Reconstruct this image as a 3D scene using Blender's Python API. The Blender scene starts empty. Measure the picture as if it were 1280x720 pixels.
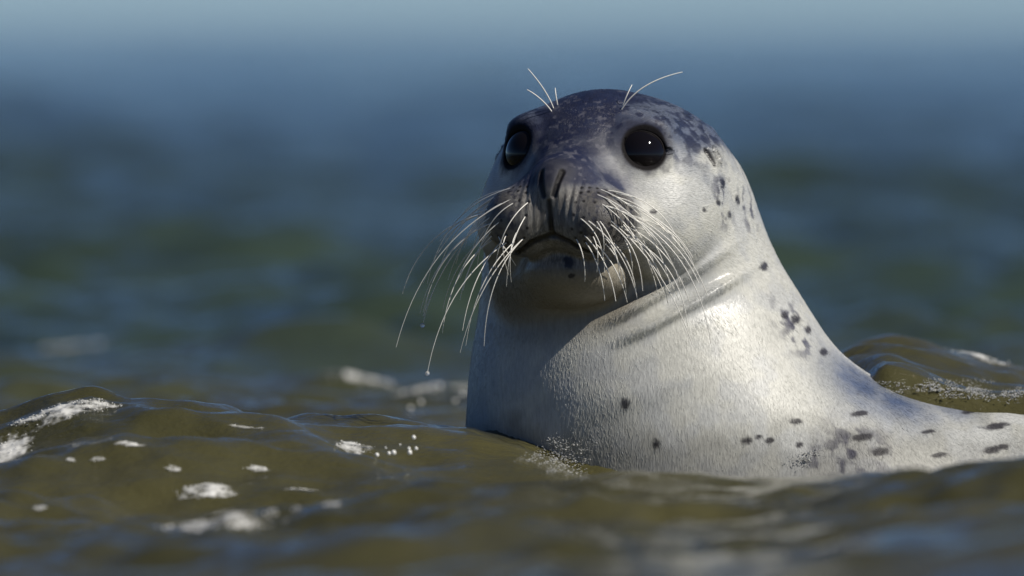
import bpy, math, random
import numpy as np
from mathutils import Vector

random.seed(7)
RNG = np.random.default_rng(7)
sc = bpy.context.scene
COL = sc.collection

# ------------------------------------------------------------------ camera
CAM_H, DIST, PX = 0.36, 8.0, 0.00064          # camera height, metres to the seal, metres per photo pixel at the seal
HORIZON = 22                                   # photo row of the horizon
cam = bpy.data.cameras.new('camera')
cam_o = bpy.data.objects.new('camera', cam)
COL.objects.link(cam_o)
cam.sensor_width = 36
cam.lens = 36 * DIST / (1280 * PX)
cam_o.location = (0, -DIST, CAM_H)
cam_o.rotation_euler = (math.radians(90) - math.atan((360 - HORIZON) * PX / DIST), 0, 0)
cam.clip_end = 20000
cam.dof.use_dof = True
cam.dof.focus_distance = 7.91
cam.dof.aperture_fstop = 5.6
sc.camera = cam_o

# ------------------------------------------------------------------ world and sun
SUN_AZ, SUN_EL = 62.0, 43.0                    # degrees to the right of the camera (seen from the seal), height
w = bpy.data.worlds.new('World')
sc.world = w
w.use_nodes = True
nt = w.node_tree
nt.nodes.clear()
sky = nt.nodes.new('ShaderNodeTexSky')
sky.sky_type = 'NISHITA'
sky.sun_disc = False
sky.sun_elevation = math.radians(SUN_EL)
sky.sun_rotation = math.radians(180 - SUN_AZ)
sky.air_density = 0.7
sky.altitude = 3000
sky.dust_density = 0.0
sky.ozone_density = 6.8
bg = nt.nodes.new('ShaderNodeBackground')
bg.inputs['Strength'].default_value = 0.060
wo = nt.nodes.new('ShaderNodeOutputWorld')
nt.links.new(sky.outputs[0], bg.inputs[0])
nt.links.new(bg.outputs[0], wo.inputs[0])

sun = bpy.data.lights.new('sun', 'SUN')
sun.energy = 4.6
sun.angle = math.radians(0.5)
sun.color = (1.0, 0.94, 0.84)
sun_o = bpy.data.objects.new('sun', sun)
COL.objects.link(sun_o)
SUN_DIR = Vector((math.sin(math.radians(SUN_AZ)) * math.cos(math.radians(SUN_EL)),
                  -math.cos(math.radians(SUN_AZ)) * math.cos(math.radians(SUN_EL)),
                  math.sin(math.radians(SUN_EL))))
sun_o.rotation_euler = SUN_DIR.to_track_quat('Z', 'Y').to_euler()
sun_o.location = (3, -3, 4)

sc.view_settings.view_transform = 'Standard'
sc.view_settings.look = 'None'
sc.view_settings.exposure = 0.0
sc.view_settings.gamma = 1.0
sc.cycles.use_denoising = True
sc.cycles.sample_clamp_indirect = 4.0
sc.cycles.sample_clamp_direct = 0.0
sc.cycles.max_bounces = 8

# ------------------------------------------------------------------ helpers
def pos(px, py, y=0.0):
    """photo pixel and depth behind the seal's head (metres) -> point in the scene"""
    s = PX * (DIST + y) / DIST
    return np.array([(px - 640) * s, y, CAM_H - (py - HORIZON) * s])

def link(name, mesh, mat, parent=None):
    o = bpy.data.objects.new(name, mesh)
    COL.objects.link(o)
    if mat is not None:
        mesh.materials.append(mat)
    if parent is not None:
        o.parent = parent
    return o

def mesh_from(name, V, F, smooth=True):
    me = bpy.data.meshes.new(name)
    V = np.asarray(V, np.float32)
    F = np.asarray(F, np.int32)
    k = F.shape[1]
    me.vertices.add(len(V))
    me.vertices.foreach_set('co', V.ravel())
    me.loops.add(F.size)
    me.loops.foreach_set('vertex_index', F.ravel())
    me.polygons.add(len(F))
    me.polygons.foreach_set('loop_start', np.arange(0, F.size, k, dtype=np.int32))
    me.polygons.foreach_set('loop_total', np.full(len(F), k, np.int32))
    me.polygons.foreach_set('use_smooth', np.full(len(F), smooth, bool))
    me.update(calc_edges=True)
    me.validate()
    return me

def tag(o, label=None, cat=None, group=None, kind=None):
    for k, v in (('label', label), ('category', cat), ('group', group), ('kind', kind)):
        if v:
            o[k] = v

def sstep(a, b, x):
    t = np.clip((x - a) / (b - a), 0, 1)
    return t * t * (3 - 2 * t)

def vnoise(P, scale, seed=0):
    """value noise in 0..1 at points P (n,3)"""
    Q = P * scale
    i = np.floor(Q).astype(np.int64)
    f = Q - i
    f = f * f * (3 - 2 * f)
    def h(ix, iy, iz):
        n = (ix * 374761393 + iy * 668265263 + iz * 2147483647 + seed * 1274126177) & 0xffffffff
        n = ((n ^ (n >> 13)) * 1274126177) & 0xffffffff
        n = ((n ^ (n >> 16)) * 2246822519) & 0xffffffff
        return ((n ^ (n >> 15)) & 0xffffff) / float(0xffffff)
    r = 0
    for dx in (0, 1):
        for dy in (0, 1):
            for dz in (0, 1):
                wgt = (f[:, 0] if dx else 1 - f[:, 0]) * (f[:, 1] if dy else 1 - f[:, 1]) * (f[:, 2] if dz else 1 - f[:, 2])
                r = r + wgt * h(i[:, 0] + dx, i[:, 1] + dy, i[:, 2] + dz)
    return r

def fbm(P, scale, octaves=3, seed=0):
    a, s, t = 1.0, 0.0, 0.0
    for k in range(octaves):
        s = s + a * vnoise(P, scale * 2.03 ** k, seed + k)
        t += a
        a *= 0.5
    return s / t

# ------------------------------------------------------------------ materials
def principled(name):
    m = bpy.data.materials.new(name)
    m.use_nodes = True
    return m, m.node_tree, m.node_tree.nodes['Principled BSDF']

def node(t, typ, **kw):
    n = t.nodes.new(typ)
    for k, v in kw.items():
        if k in n.inputs:
            n.inputs[k].default_value = v
        else:
            setattr(n, k, v)
    return n

# water: turbid olive body under a glossy surface
MW, t, b = principled('sea_water')
geo = node(t, 'ShaderNodeNewGeometry')
mp = node(t, 'ShaderNodeMapping')
mp.inputs['Scale'].default_value = (1.0, 0.8, 1.0)
t.links.new(geo.outputs['Position'], mp.inputs['Vector'])
n1 = node(t, 'ShaderNodeTexNoise', Scale=2.2, Detail=4.0)
t.links.new(mp.outputs[0], n1.inputs['Vector'])
cr = node(t, 'ShaderNodeValToRGB')
cr.color_ramp.elements[0].position = 0.35
cr.color_ramp.elements[0].color = (0.050, 0.048, 0.021, 1)
cr.color_ramp.elements[1].position = 0.7
cr.color_ramp.elements[1].color = (0.082, 0.075, 0.032, 1)
t.links.new(n1.outputs['Fac'], cr.inputs['Fac'])
sx = node(t, 'ShaderNodeSeparateXYZ')
t.links.new(geo.outputs['Position'], sx.inputs[0])
ad = node(t, 'ShaderNodeMath', operation='MULTIPLY_ADD')       # body colour shifts from olive to grey-green farther out
ad.inputs[1].default_value = 3.0
t.links.new(n1.outputs['Fac'], ad.inputs[0])
t.links.new(sx.outputs['Y'], ad.inputs[2])
dm = node(t, 'ShaderNodeMapRange', interpolation_type='SMOOTHSTEP')
dm.inputs['From Min'].default_value = 1.9
dm.inputs['From Max'].default_value = 4.8
t.links.new(ad.outputs[0], dm.inputs['Value'])
cm = node(t, 'ShaderNodeMix', data_type='RGBA')
t.links.new(dm.outputs[0], cm.inputs['Factor'])
t.links.new(cr.outputs[0], cm.inputs['A'])
cm.inputs['B'].default_value = (0.036, 0.056, 0.040, 1)
t.links.new(cm.outputs['Result'], b.inputs['Base Color'])
b.inputs['Roughness'].default_value = 0.05
b.inputs['IOR'].default_value = 1.333
n2 = node(t, 'ShaderNodeTexNoise', Scale=42.0, Detail=6.0, Roughness=0.66)
mp2 = node(t, 'ShaderNodeMapping')
mp2.inputs['Scale'].default_value = (0.6, 1.0, 1.0)
t.links.new(geo.outputs['Position'], mp2.inputs['Vector'])
t.links.new(mp2.outputs[0], n2.inputs['Vector'])
bp = node(t, 'ShaderNodeBump', Strength=0.9, Distance=0.005)
t.links.new(n2.outputs['Fac'], bp.inputs['Height'])
t.links.new(bp.outputs[0], b.inputs['Normal'])

# seal coat: colours come from the coat pattern stored on the skin
MF, t, b = principled('seal_fur')
at = node(t, 'ShaderNodeAttribute', attribute_name='coat')
wet = node(t, 'ShaderNodeAttribute', attribute_name='wet')
flow = node(t, 'ShaderNodeAttribute', attribute_name='flow')
nf = node(t, 'ShaderNodeTexNoise', Scale=1.0, Detail=3.0, Roughness=0.6)
t.links.new(flow.outputs['Vector'], nf.inputs['Vector'])
mr = node(t, 'ShaderNodeMapRange')
for k, v in (('From Min', 0.25), ('From Max', 0.75), ('To Min', 0.78), ('To Max', 1.16)):
    mr.inputs[k].default_value = v
t.links.new(nf.outputs['Fac'], mr.inputs['Value'])
mx = node(t, 'ShaderNodeMix', data_type='RGBA', blend_type='MULTIPLY')
mx.inputs['Factor'].default_value = 1.0
t.links.new(at.outputs['Color'], mx.inputs['A'])
t.links.new(mr.outputs[0], mx.inputs['B'])
t.links.new(mx.outputs['Result'], b.inputs['Base Color'])
rr = node(t, 'ShaderNodeMapRange')
for k, v in (('To Min', 0.60), ('To Max', 0.28)):
    rr.inputs[k].default_value = v
t.links.new(wet.outputs['Fac'], rr.inputs['Value'])
t.links.new(rr.outputs[0], b.inputs['Roughness'])
b.inputs['IOR'].default_value = 1.42
cw = node(t, 'ShaderNodeMath', operation='MULTIPLY')
cw.inputs[1].default_value = 0.40
t.links.new(wet.outputs['Fac'], cw.inputs[0])
t.links.new(cw.outputs[0], b.inputs['Coat Weight'])
b.inputs['Coat Roughness'].default_value = 0.28
b.inputs['Coat IOR'].default_value = 1.33
sl = node(t, 'ShaderNodeMapRange')
for k, v in (('From Max', 0.5), ('To Min', 0.04), ('To Max', 0.5)):
    sl.inputs[k].default_value = v
t.links.new(wet.outputs['Fac'], sl.inputs['Value'])
t.links.new(sl.outputs[0], b.inputs['Specular IOR Level'])
bp = node(t, 'ShaderNodeBump', Strength=0.45, Distance=0.0009)
t.links.new(nf.outputs['Fac'], bp.inputs['Height'])
t.links.new(bp.outputs[0], b.inputs['Normal'])
t.links.new(bp.outputs[0], b.inputs['Coat Normal'])

MFH, t, b = principled('seal_hair')
at = node(t, 'ShaderNodeAttribute', attribute_name='coat')
t.links.new(at.outputs['Color'], b.inputs['Base Color'])
b.inputs['Roughness'].default_value = 0.30
b.inputs['IOR'].default_value = 1.5

ME, t, b = principled('dark_eye')
b.inputs['Base Color'].default_value = (0.006, 0.005, 0.006, 1)
b.inputs['Roughness'].default_value = 0.04
b.inputs['IOR'].default_value = 1.36

MH, t, b = principled('whisker_hair')
b.inputs['Base Color'].default_value = (0.90, 0.88, 0.82, 1)
b.inputs['Roughness'].default_value = 0.35
b.inputs['Subsurface Weight'].default_value = 0.0

MB, t, b = principled('foam_bubbles')
b.inputs['Base Color'].default_value = (0.78, 0.78, 0.74, 1)
b.inputs['Roughness'].default_value = 0.18
b.inputs['IOR'].default_value = 1.33
b.inputs['Transmission Weight'].default_value = 0.25

MFILM, t, b = principled('foam_film')                            # bubbles of a thin film: cells and gaps let the water through
b.inputs['Base Color'].default_value = (0.80, 0.80, 0.77, 1)
b.inputs['Roughness'].default_value = 0.4
cv = node(t, 'ShaderNodeAttribute', attribute_name='cover')
gp = node(t, 'ShaderNodeNewGeometry')
vo = node(t, 'ShaderNodeTexVoronoi', Scale=260.0)
t.links.new(gp.outputs['Position'], vo.inputs['Vector'])
vo2 = node(t, 'ShaderNodeTexVoronoi', Scale=90.0)
t.links.new(gp.outputs['Position'], vo2.inputs['Vector'])
s1 = node(t, 'ShaderNodeMath', operation='MULTIPLY_ADD')
s1.inputs[1].default_value = 0.5
t.links.new(vo.outputs['Distance'], s1.inputs[0])
t.links.new(cv.outputs['Fac'], s1.inputs[2])
s2 = node(t, 'ShaderNodeMath', operation='MULTIPLY_ADD')
s2.inputs[1].default_value = 0.75
t.links.new(vo2.outputs['Distance'], s2.inputs[0])
t.links.new(s1.outputs[0], s2.inputs[2])
fr = node(t, 'ShaderNodeMapRange', interpolation_type='SMOOTHSTEP')
for k, v in (('From Min', 0.70), ('From Max', 2.1), ('To Min', 0.0), ('To Max', 0.95)):
    fr.inputs[k].default_value = v
t.links.new(s2.outputs[0], fr.inputs['Value'])
t.links.new(fr.outputs[0], b.inputs['Alpha'])

MG, t, b = principled('water_drop')
b.inputs['Base Color'].default_value = (0.95, 0.95, 0.93, 1)
b.inputs['Roughness'].default_value = 0.05
b.inputs['IOR'].default_value = 1.33
b.inputs['Transmission Weight'].default_value = 0.7

MD, t, b = principled('white_glint_drop')  # nearly opaque white base stands in for sun glint on the drops
b.inputs['Base Color'].default_value = (0.95, 0.95, 0.92, 1)
b.inputs['Roughness'].default_value = 0.12
b.inputs['IOR'].default_value = 1.33
b.inputs['Transmission Weight'].default_value = 0.1

# ------------------------------------------------------------------ seal: signed distance body
def smin(a, b, k):
    h = np.clip(0.5 + 0.5 * (b - a) / k, 0, 1)
    return b + (a - b) * h - k * h * (1 - h)

def smax(a, b, k):
    return -smin(-a, -b, k)

YAW, PITCH = math.radians(20), math.radians(12)
HC = pos(764, 230, 0.0)
HF = np.array([-math.sin(YAW) * math.cos(PITCH), -math.cos(YAW) * math.cos(PITCH), math.sin(PITCH)])
HL = np.array([math.cos(YAW), -math.sin(YAW), 0.0])
HU = np.cross(HF, HL) * -1.0
HU = HU if HU[2] > 0 else -HU

def to_head(P):
    D = P - HC
    return D @ HL, D @ HF, D @ HU

def from_head(l, f, u):
    return HC + l * HL + f * HF + u * HU

def ell(P3, c, r):
    x, y, z = (P3[0] - c[0]) / r[0], (P3[1] - c[1]) / r[1], (P3[2] - c[2]) / r[2]
    k0 = np.sqrt(x * x + y * y + z * z) + 1e-9
    k1 = np.sqrt((x / r[0]) ** 2 + (y / r[1]) ** 2 + (z / r[2]) ** 2) + 1e-9
    return k0 * (k0 - 1) / k1

def cone(P3, a, b, ra, rb):
    a, b = np.asarray(a), np.asarray(b)
    d = b - a
    L2 = float(d @ d)
    x, y, z = P3[0] - a[0], P3[1] - a[1], P3[2] - a[2]
    h = np.clip((x * d[0] + y * d[1] + z * d[2]) / L2, 0, 1)
    return np.sqrt((x - h * d[0]) ** 2 + (y - h * d[1]) ** 2 + (z - h * d[2]) ** 2) - (ra + (rb - ra) * h)

# neck sections: photo row, left and right outline, depth of the centre, depth radius
NECK = [(180, 700, 860, .060, .030), (205, 680, 902, .058, .058), (235, 655, 926, .056, .076), (280, 620, 952, .052, .092), (330, 607, 976, .047, .106),
        (400, 597, 1020, .044, .121), (440, 590, 1046, .044, .129), (480, 585, 1082, .046, .138), (520, 583, 1125, .05, .147),
        (560, 580, 1170, .055, .156), (620, 576, 1235, .065, .17), (720, 570, 1300, .09, .18), (860, 600, 1300, .1, .16), (900, 700, 1200, .1, .06)]
_nz = np.array([pos(0, r[0], r[3])[2] for r in NECK])[::-1]
_nl = np.array([pos(r[1], r[0], r[3])[0] for r in NECK])[::-1]
_nr = np.array([pos(r[2], r[0], r[3])[0] for r in NECK])[::-1]
_nd = np.array([r[3] for r in NECK])[::-1]
_nq = np.array([r[4] for r in NECK])[::-1]
# smooth the section table
_zz = np.linspace(_nz[0], _nz[-1], 400)
def _sm(v):
    q = np.interp(_zz, _nz, v)
    k = np.hanning(25); k /= k.sum()
    return np.convolve(np.pad(q, 12, mode='edge'), k, 'valid')
_tl, _tr, _td, _tq = _sm(_nl), _sm(_nr), _sm(_nd), _sm(_nq)

FOLDS = []
for (x0, y0), (x1, y1), amp, wid in [((990, 262), (745, 415), .0085, .0050), ((1010, 300), (755, 438), .0078, .0050), ((1000, 420), (720, 520), .0018, .012)]:
    a, b2 = pos(x0, y0, -.05), pos(x1, y1, -.05)
    FOLDS.append((a[0], a[2], b2[0], b2[2], amp, wid))

def neck_sdf(P):
    z = P[:, 2]
    l, r = np.interp(z, _zz, _tl), np.interp(z, _zz, _tr)
    cy, ry = np.interp(z, _zz, _td), np.interp(z, _zz, _tq)
    cx, rx = (l + r) / 2, (r - l) / 2
    k = np.sqrt(((P[:, 0] - cx) / rx) ** 2 + ((P[:, 1] - cy) / ry) ** 2)
    d = (k - 1) * np.minimum(rx, ry)
    for ax, az, bx, bz, amp, wid in FOLDS:                     # skin folds that run down from behind the jaw
        ux, uz = bx - ax, bz - az
        L = math.hypot(ux, uz)
        al = ((P[:, 0] - ax) * ux + (P[:, 2] - az) * uz) / L / L
        sd = (-(P[:, 0] - ax) * uz + (P[:, 2] - az) * ux) / L + .010 * (al - .5) ** 2
        tp = sstep(.18, .5, al) * (1 - sstep(.75, 1.0, al)) * (1 - sstep(.02, .06, P[:, 1]))
        d = d - amp * tp * np.exp(-(sd / wid) ** 2)
    return np.maximum(d, np.maximum(z - _zz[-1], _zz[0] - z))

EYES, RIDGES, SLITS = [], [], []

def head_sdf(P):
    h = to_head(P)
    d = ell(h, (0.0, -0.015, 0.0), (0.0985, 0.103, 0.0755))            # skull
    d = smin(d, ell(h, (0, 0.030, 0.012), (0.055, 0.060, 0.052)), 0.02)  # forehead
    d = smin(d, cone(h, (0, 0.040, -0.020), (0, 0.104, -0.032), 0.054, 0.036), 0.03)   # snout
    for s in (-1, 1):
        d = smin(d, ell(h, (s * 0.028, 0.109, -0.051), (0.035, 0.033, 0.029)), 0.013)   # whisker pads
        d = smin(d, ell(h, (s * 0.055, 0.025, -0.04), (0.042, 0.055, 0.045)), 0.03)      # cheeks
        d = smin(d, ell(h, (s * 0.046, 0.056, 0.034), (0.022, 0.02, 0.010)), 0.02)     # brows
    wr = np.exp(-((np.abs(h[0]) - .016) / .012) ** 2) * np.exp(-((h[2] + .038) / .020) ** 2) * sstep(.09, .11, h[1])
    d = d - .0004 * wr * np.sin(h[0] * 2 * math.pi / .0062)                              # creases beside the nose
    d = smin(d, ell(h, (0, 0.130, -0.027), (0.013, 0.014, 0.017)), 0.010)               # nose
    return d

JA, JB = pos(838, 300, -0.012), pos(690, 343, -0.008)

def jaw_sdf(P):
    p = (P[:, 0], P[:, 1], P[:, 2])
    d = cone(p, JA, JB, 0.048, 0.050)
    h = to_head(P)
    d = smin(d, ell(h, (0, 0.068, -0.086), (0.040, 0.040, 0.024)), 0.035)   # chin
    return d

def body_sdf(P):
    p = (P[:, 0], P[:, 1], P[:, 2])
    d = cone(p, (0.15, 0.10, -0.15), (0.95, 0.30, -0.16), 0.19, 0.205)
    d = smin(d, cone(p, pos(1080, 636, 0.0), pos(1330, 634, 0.06), 0.076, 0.090), 0.05)   # shoulder
    return d

def sdf(P, fine=True):
    P = np.asarray(P, np.float64)
    hd = head_sdf(P)
    jw = jaw_sdf(P)
    # mouth gap between upper lips and chin
    d = smin(hd, jw, 0.008)
    n = neck_sdf(P)
    back = np.maximum(sstep(pos(830, 0)[0], pos(915, 0)[0], P[:, 0]), sstep(-0.01, 0.05, P[:, 1]))
    d = smin(d, n, 0.010 + 0.030 * back)
    d = smin(d, body_sdf(P), 0.07)
    if fine:
        for pts, r, k in RIDGES:
            rd = 1e3
            for (a, b2, ra, rb) in pts:
                rd = np.minimum(rd, cone((P[:, 0], P[:, 1], P[:, 2]), a, b2, ra, rb))
            d = smin(d, rd, k) if r > 0 else smax(d, -rd, k)
        near = np.nonzero((np.abs(P - HC).max(1) < 0.19) & (P[:, 2] > 0.12) & (np.abs(d) < 0.05))[0]
        if len(near):
            Q, e = P[near], d[near]
            for c, nrm, r in EYES:
                q = Q - c
                hgt = q @ nrm
                rad = np.sqrt(np.maximum((q * q).sum(1) - hgt * hgt, 0))
                dl = np.sqrt((rad - 0.0195) ** 2 + (hgt - 0.0125) ** 2) - 0.0012
                e = smin(e, dl, 0.012)                                                       # soft lids
                e = smax(e, -(np.sqrt((q * q).sum(1)) - r), 0.0022)
            for pts, k in SLITS:
                rd = 1e3
                for (a, b2, ra, rb) in pts:
                    rd = np.minimum(rd, cone((Q[:, 0], Q[:, 1], Q[:, 2]), a, b2, ra, rb))
                e = smax(e, -rd, k)
            d[near] = e
    return d

CAMP = np.array([0, -DIST, CAM_H])

_HITS = {}

def prehit(pts):
    """march the rays of many photo points at once and remember where they meet the skin"""
    pts = [tuple(p) for p in pts if tuple(p) not in _HITS]
    if not pts:
        return
    d = np.array([pos(a, b2, 0.0) for a, b2 in pts]) - CAMP
    d /= np.linalg.norm(d, axis=1, keepdims=True)
    tt = np.full(len(pts), DIST - 0.45)
    bv, bt = np.full(len(pts), 9.0), tt.copy()
    for _ in range(160):
        v = sdf(CAMP + d * tt[:, None], False)
        m = v < bv
        bv = np.where(m, v, bv); bt = np.where(m, tt, bt)
        tt = np.where(v > 2e-5, np.minimum(tt + v * 0.8, DIST + 0.8), tt)
    P = CAMP + d * bt[:, None]
    for _ in range(6):
        P = P - grad(P, False) * sdf(P, False)[:, None]      # a point just past the outline moves to the nearest skin
    for k, p in zip(pts, P):
        _HITS[k] = p

def hit(px, py):
    prehit([(px, py)])
    return _HITS[(px, py)].copy()

def grad(P, fine=True, e=4e-4):
    g = 0
    for k in ((1, -1, -1), (-1, -1, 1), (-1, 1, -1), (1, 1, 1)):
        k = np.array(k, float)
        g = g + sdf(P + k * e, fine)[:, None] * k
    return g / (np.linalg.norm(g, axis=1, keepdims=True) + 1e-12)

def proj(p):
    s = PX * (DIST + p[1]) / DIST
    return 640 + p[0] / s, HORIZON + (CAM_H - p[2]) / s

# eyes: found on the lit side, mirrored in the head
EYE_R, EYE_SINK = 0.0226, 0.0150
le, fe, ue = 0.0490, 0.072, 0.0125
eye_pts = []
for s in (1, -1):
    p = from_head(s * le, fe, ue)
    for _ in range(8):
        g = grad(p[None], False)[0]
        p = p - g * float(sdf(p[None], False)[0])
    g = grad(p[None], False)[0] + 0.12 * HF
    g = g / np.linalg.norm(g)
    eye_pts.append((p, g))
    EYES.append((p - g * EYE_SINK, g, EYE_R))
print('eye', le, fe, ue, [proj(p) for p, g in eye_pts], flush=True)

def chain(pts, ra, rb, off=0.0):
    """capsule chain laid on the skin through photo points"""
    prehit(pts)
    H = [hit(*q) for q in pts]
    if off:
        G = grad(np.array(H), False)
        H = [h + g * off for h, g in zip(H, G)]
    n = len(H) - 1
    return [(H[i], H[i + 1], ra + (rb - ra) * i / n, ra + (rb - ra) * (i + 1) / n) for i in range(n)]

# neck folds behind the jaw
def hchain(pts, ra, rb, off=0.0):
    """capsule chain laid on the skin through head points"""
    H = np.array([from_head(*q) for q in pts])
    for _ in range(12):
        g = grad(H, False)
        H = H - g * sdf(H, False)[:, None]
    H = H + g * off
    n = len(H) - 1
    return [(H[i], H[i + 1], ra + (rb - ra) * i / n, ra + (rb - ra) * (i + 1) / n) for i in range(n)]

for s in (1, -1):
    SLITS.append((hchain([(s * .0090, .14, -.017), (s * .0064, .142, -.027), (s * .0042, .142, -.037)], .0017, .0012), 0.0028))   # nostrils
    SLITS.append((hchain([(0, .136, -.074), (s * .014, .134, -.079), (s * .030, .122, -.084), (s * .048, .095, -.082), (s * .064, .07, -.070)], .0022, .0004), 0.003))  # mouth
    SLITS.append((hchain([(s * .096, .026, .027), (s * .098, .020, .016)], .0028, .0018), 0.003))   # ear hole
    ear = hchain([(s * .098, .016, .029), (s * .099, .012, .020)], .0030, .0022, .0012)
    RIDGES.append((ear, 1, 0.006))
SLITS.append((hchain([(0, .142, -.042), (0, .142, -.055), (0, .138, -.070)], .0007, .0014), 0.0030))   # philtrum

# ------------------------------------------------------------------ surface nets
def surface_nets(lo, hi, h):
    n = [int(math.ceil((hi[i] - lo[i]) / h)) + 1 for i in range(3)]
    xs = [lo[i] + np.arange(n[i]) * h for i in range(3)]
    D = np.empty(n, np.float32)
    for i0 in range(0, n[0], 16):
        X, Y, Z = np.meshgrid(xs[0][i0:i0 + 16], xs[1], xs[2], indexing='ij')
        D[i0:i0 + 16] = sdf(np.stack([X.ravel(), Y.ravel(), Z.ravel()], 1), False).reshape(X.shape)
    S = D < 0
    m = [k - 1 for k in n]
    cnt = np.zeros(m, np.uint8)
    corners = [(a, b2, c) for a in (0, 1) for b2 in (0, 1) for c in (0, 1)]
    for a, b2, c in corners:
        cnt += S[a:a + m[0], b2:b2 + m[1], c:c + m[2]]
    act = (cnt > 0) & (cnt < 8)
    idx = -np.ones(m, np.int64)
    cells = np.argwhere(act)
    idx[act] = np.arange(len(cells))
    acc = np.zeros((len(cells), 3)); num = np.zeros(len(cells))
    for c0 in corners:
        for ax in range(3):
            if c0[ax]:
                continue
            c1 = list(c0); c1[ax] = 1
            d0 = D[tuple((cells + c0).T)]; d1 = D[tuple((cells + c1).T)]
            x = (d0 < 0) != (d1 < 0)
            tq = np.where(x, d0 / np.where(d0 == d1, 1, d0 - d1), 0)
            pt = np.array(c0, float)[None] + 0 * tq[:, None]
            pt[:, ax] += tq
            acc += pt * x[:, None]; num += x
    V = lo + (cells + acc / num[:, None]) * h
    F = []
    for ax in range(3):
        u, v = (ax + 1) % 3, (ax + 2) % 3
        s0 = [slice(1, m[k]) for k in range(3)]; s0[ax] = slice(0, m[ax])
        s1 = list(s0); s1[ax] = slice(1, m[ax] + 1)
        A, B = S[tuple(s0)], S[tuple(s1)]
        e = np.argwhere(A != B)
        off = np.array([1, 1, 1]); off[ax] = 0
        e = e + off
        ins = S[tuple(e.T)]
        def g(du, dv):
            q = e.copy(); q[:, u] -= du; q[:, v] -= dv
            return idx[tuple(q.T)]
        q = np.stack([g(1, 1), g(0, 1), g(0, 0), g(1, 0)], 1)
        q = np.where(ins[:, None], q, q[:, ::-1])
        F.append(q)
    F = np.concatenate(F)
    F = F[(F >= 0).all(1)]
    return V, np.concatenate([F[:, [0, 1, 2]], F[:, [0, 2, 3]]])

def settle(V, it=3):
    for _ in range(it):
        for i in range(0, len(V), 60000):
            s = slice(i, i + 60000)
            g = grad(V[s])
            d = np.clip(sdf(V[s]), -0.004, 0.004)
            V[s] -= g * d[:, None] * 0.9
    return V

def refine(V, F, sel):
    """split every triangle of sel in four; neighbours are split to match"""
    E = np.sort(np.concatenate([F[:, [0, 1]], F[:, [1, 2]], F[:, [2, 0]]]), 1)
    key = E[:, 0].astype(np.int64) * len(V) + E[:, 1]
    uk, inv = np.unique(key, return_inverse=True)
    inv = inv.reshape(3, -1).T
    mark = np.zeros(len(uk), bool)
    mark[inv[sel].ravel()] = True
    mid = -np.ones(len(uk), np.int64)
    mid[mark] = len(V) + np.arange(mark.sum())
    a, b2 = uk[mark] // len(V), uk[mark] % len(V)
    V2 = np.concatenate([V, (V[a] + V[b2]) / 2])
    M = mid[inv]
    nb = (M >= 0).sum(1)
    out = [F[nb == 0]]
    f, m = F[nb == 3], M[nb == 3]
    out += [np.stack([f[:, 0], m[:, 0], m[:, 2]], 1), np.stack([m[:, 0], f[:, 1], m[:, 1]], 1),
            np.stack([m[:, 2], m[:, 1], f[:, 2]], 1), m.copy()]
    f, m = F[nb == 1], M[nb == 1]
    for k in range(3):
        s = m[:, k] >= 0
        x, y, z = f[s][:, k], f[s][:, (k + 1) % 3], f[s][:, (k + 2) % 3]
        q = m[s][:, k]
        out += [np.stack([x, q, z], 1), np.stack([q, y, z], 1)]
    f, m = F[nb == 2], M[nb == 2]
    for k in range(3):                       # edge k is the unsplit one
        s = m[:, k] < 0
        x, y, z = f[s][:, k], f[s][:, (k + 1) % 3], f[s][:, (k + 2) % 3]
        q1, q2 = m[s][:, (k + 1) % 3], m[s][:, (k + 2) % 3]
        out += [np.stack([x, y, q1], 1), np.stack([x, q1, q2], 1), np.stack([q2, q1, z], 1)]
    return V2, np.concatenate(out)

V, F = surface_nets(np.array([-0.14, -0.26, -0.36]), np.array([1.02, 0.56, 0.36]), 0.007)
V = settle(V, 2)
V, F = refine(V, F, np.ones(len(F), bool) & (V[F].mean(1)[:, 2] > -0.06))
V = settle(V, 2)
c = V[F].mean(1)
V, F = refine(V, F, (c[:, 2] > 0.0) & (c[:, 0] < 0.42))
V = settle(V, 2)
c = V[F].mean(1)
hl, hf, hu = to_head(c)
V, F = refine(V, F, (hf > 0.0) & (hu > -0.12) & (hu < 0.07))
V = settle(V, 2)
c = V[F].mean(1)
hl, hf, hu = to_head(c)
near_eye = np.zeros(len(c), bool)
for ec, g, r in EYES:
    near_eye |= np.linalg.norm(c - ec, axis=1) < 0.036
V, F = refine(V, F, near_eye | ((hf > 0.085) & (hu > -0.095) & (hu < 0.01) & (abs(hl) < 0.075)))
V = settle(V, 3)
print('seal tris', len(F), flush=True)

# ------------------------------------------------------------------ coat pattern
hl, hf, hu = to_head(V)
ahl = np.abs(hl)
light = np.array([0.54, 0.54, 0.50])
grey = np.array([0.20, 0.20, 0.22])
dark = np.array([0.035, 0.036, 0.058])
tan = np.array([0.20, 0.175, 0.14])
black = np.array([0.012, 0.011, 0.012])
n_lo = fbm(V, 45, 3, 1)
n_mid = fbm(V, 130, 3, 5)
n_hi = fbm(V, 330, 2, 9)

def blob(px, py, r, soft=1.0, mirror=True):
    """falloff round a skin point (radius in metres) and its mirror on the other side of the head"""
    p = hit(px, py)
    d = np.linalg.norm(V - p, axis=1)
    if mirror:
        a = to_head(p[None])
        q = from_head(-a[0][0], a[1][0], a[2][0])
        d = np.minimum(d, np.linalg.norm(V - q, axis=1))
    return 1 - sstep(r * (1 - soft), r * (1 + 0.25 * soft), d)

def mixc(C, col, m):
    return C + (col - C) * np.clip(m, 0, 1)[:, None]

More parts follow.
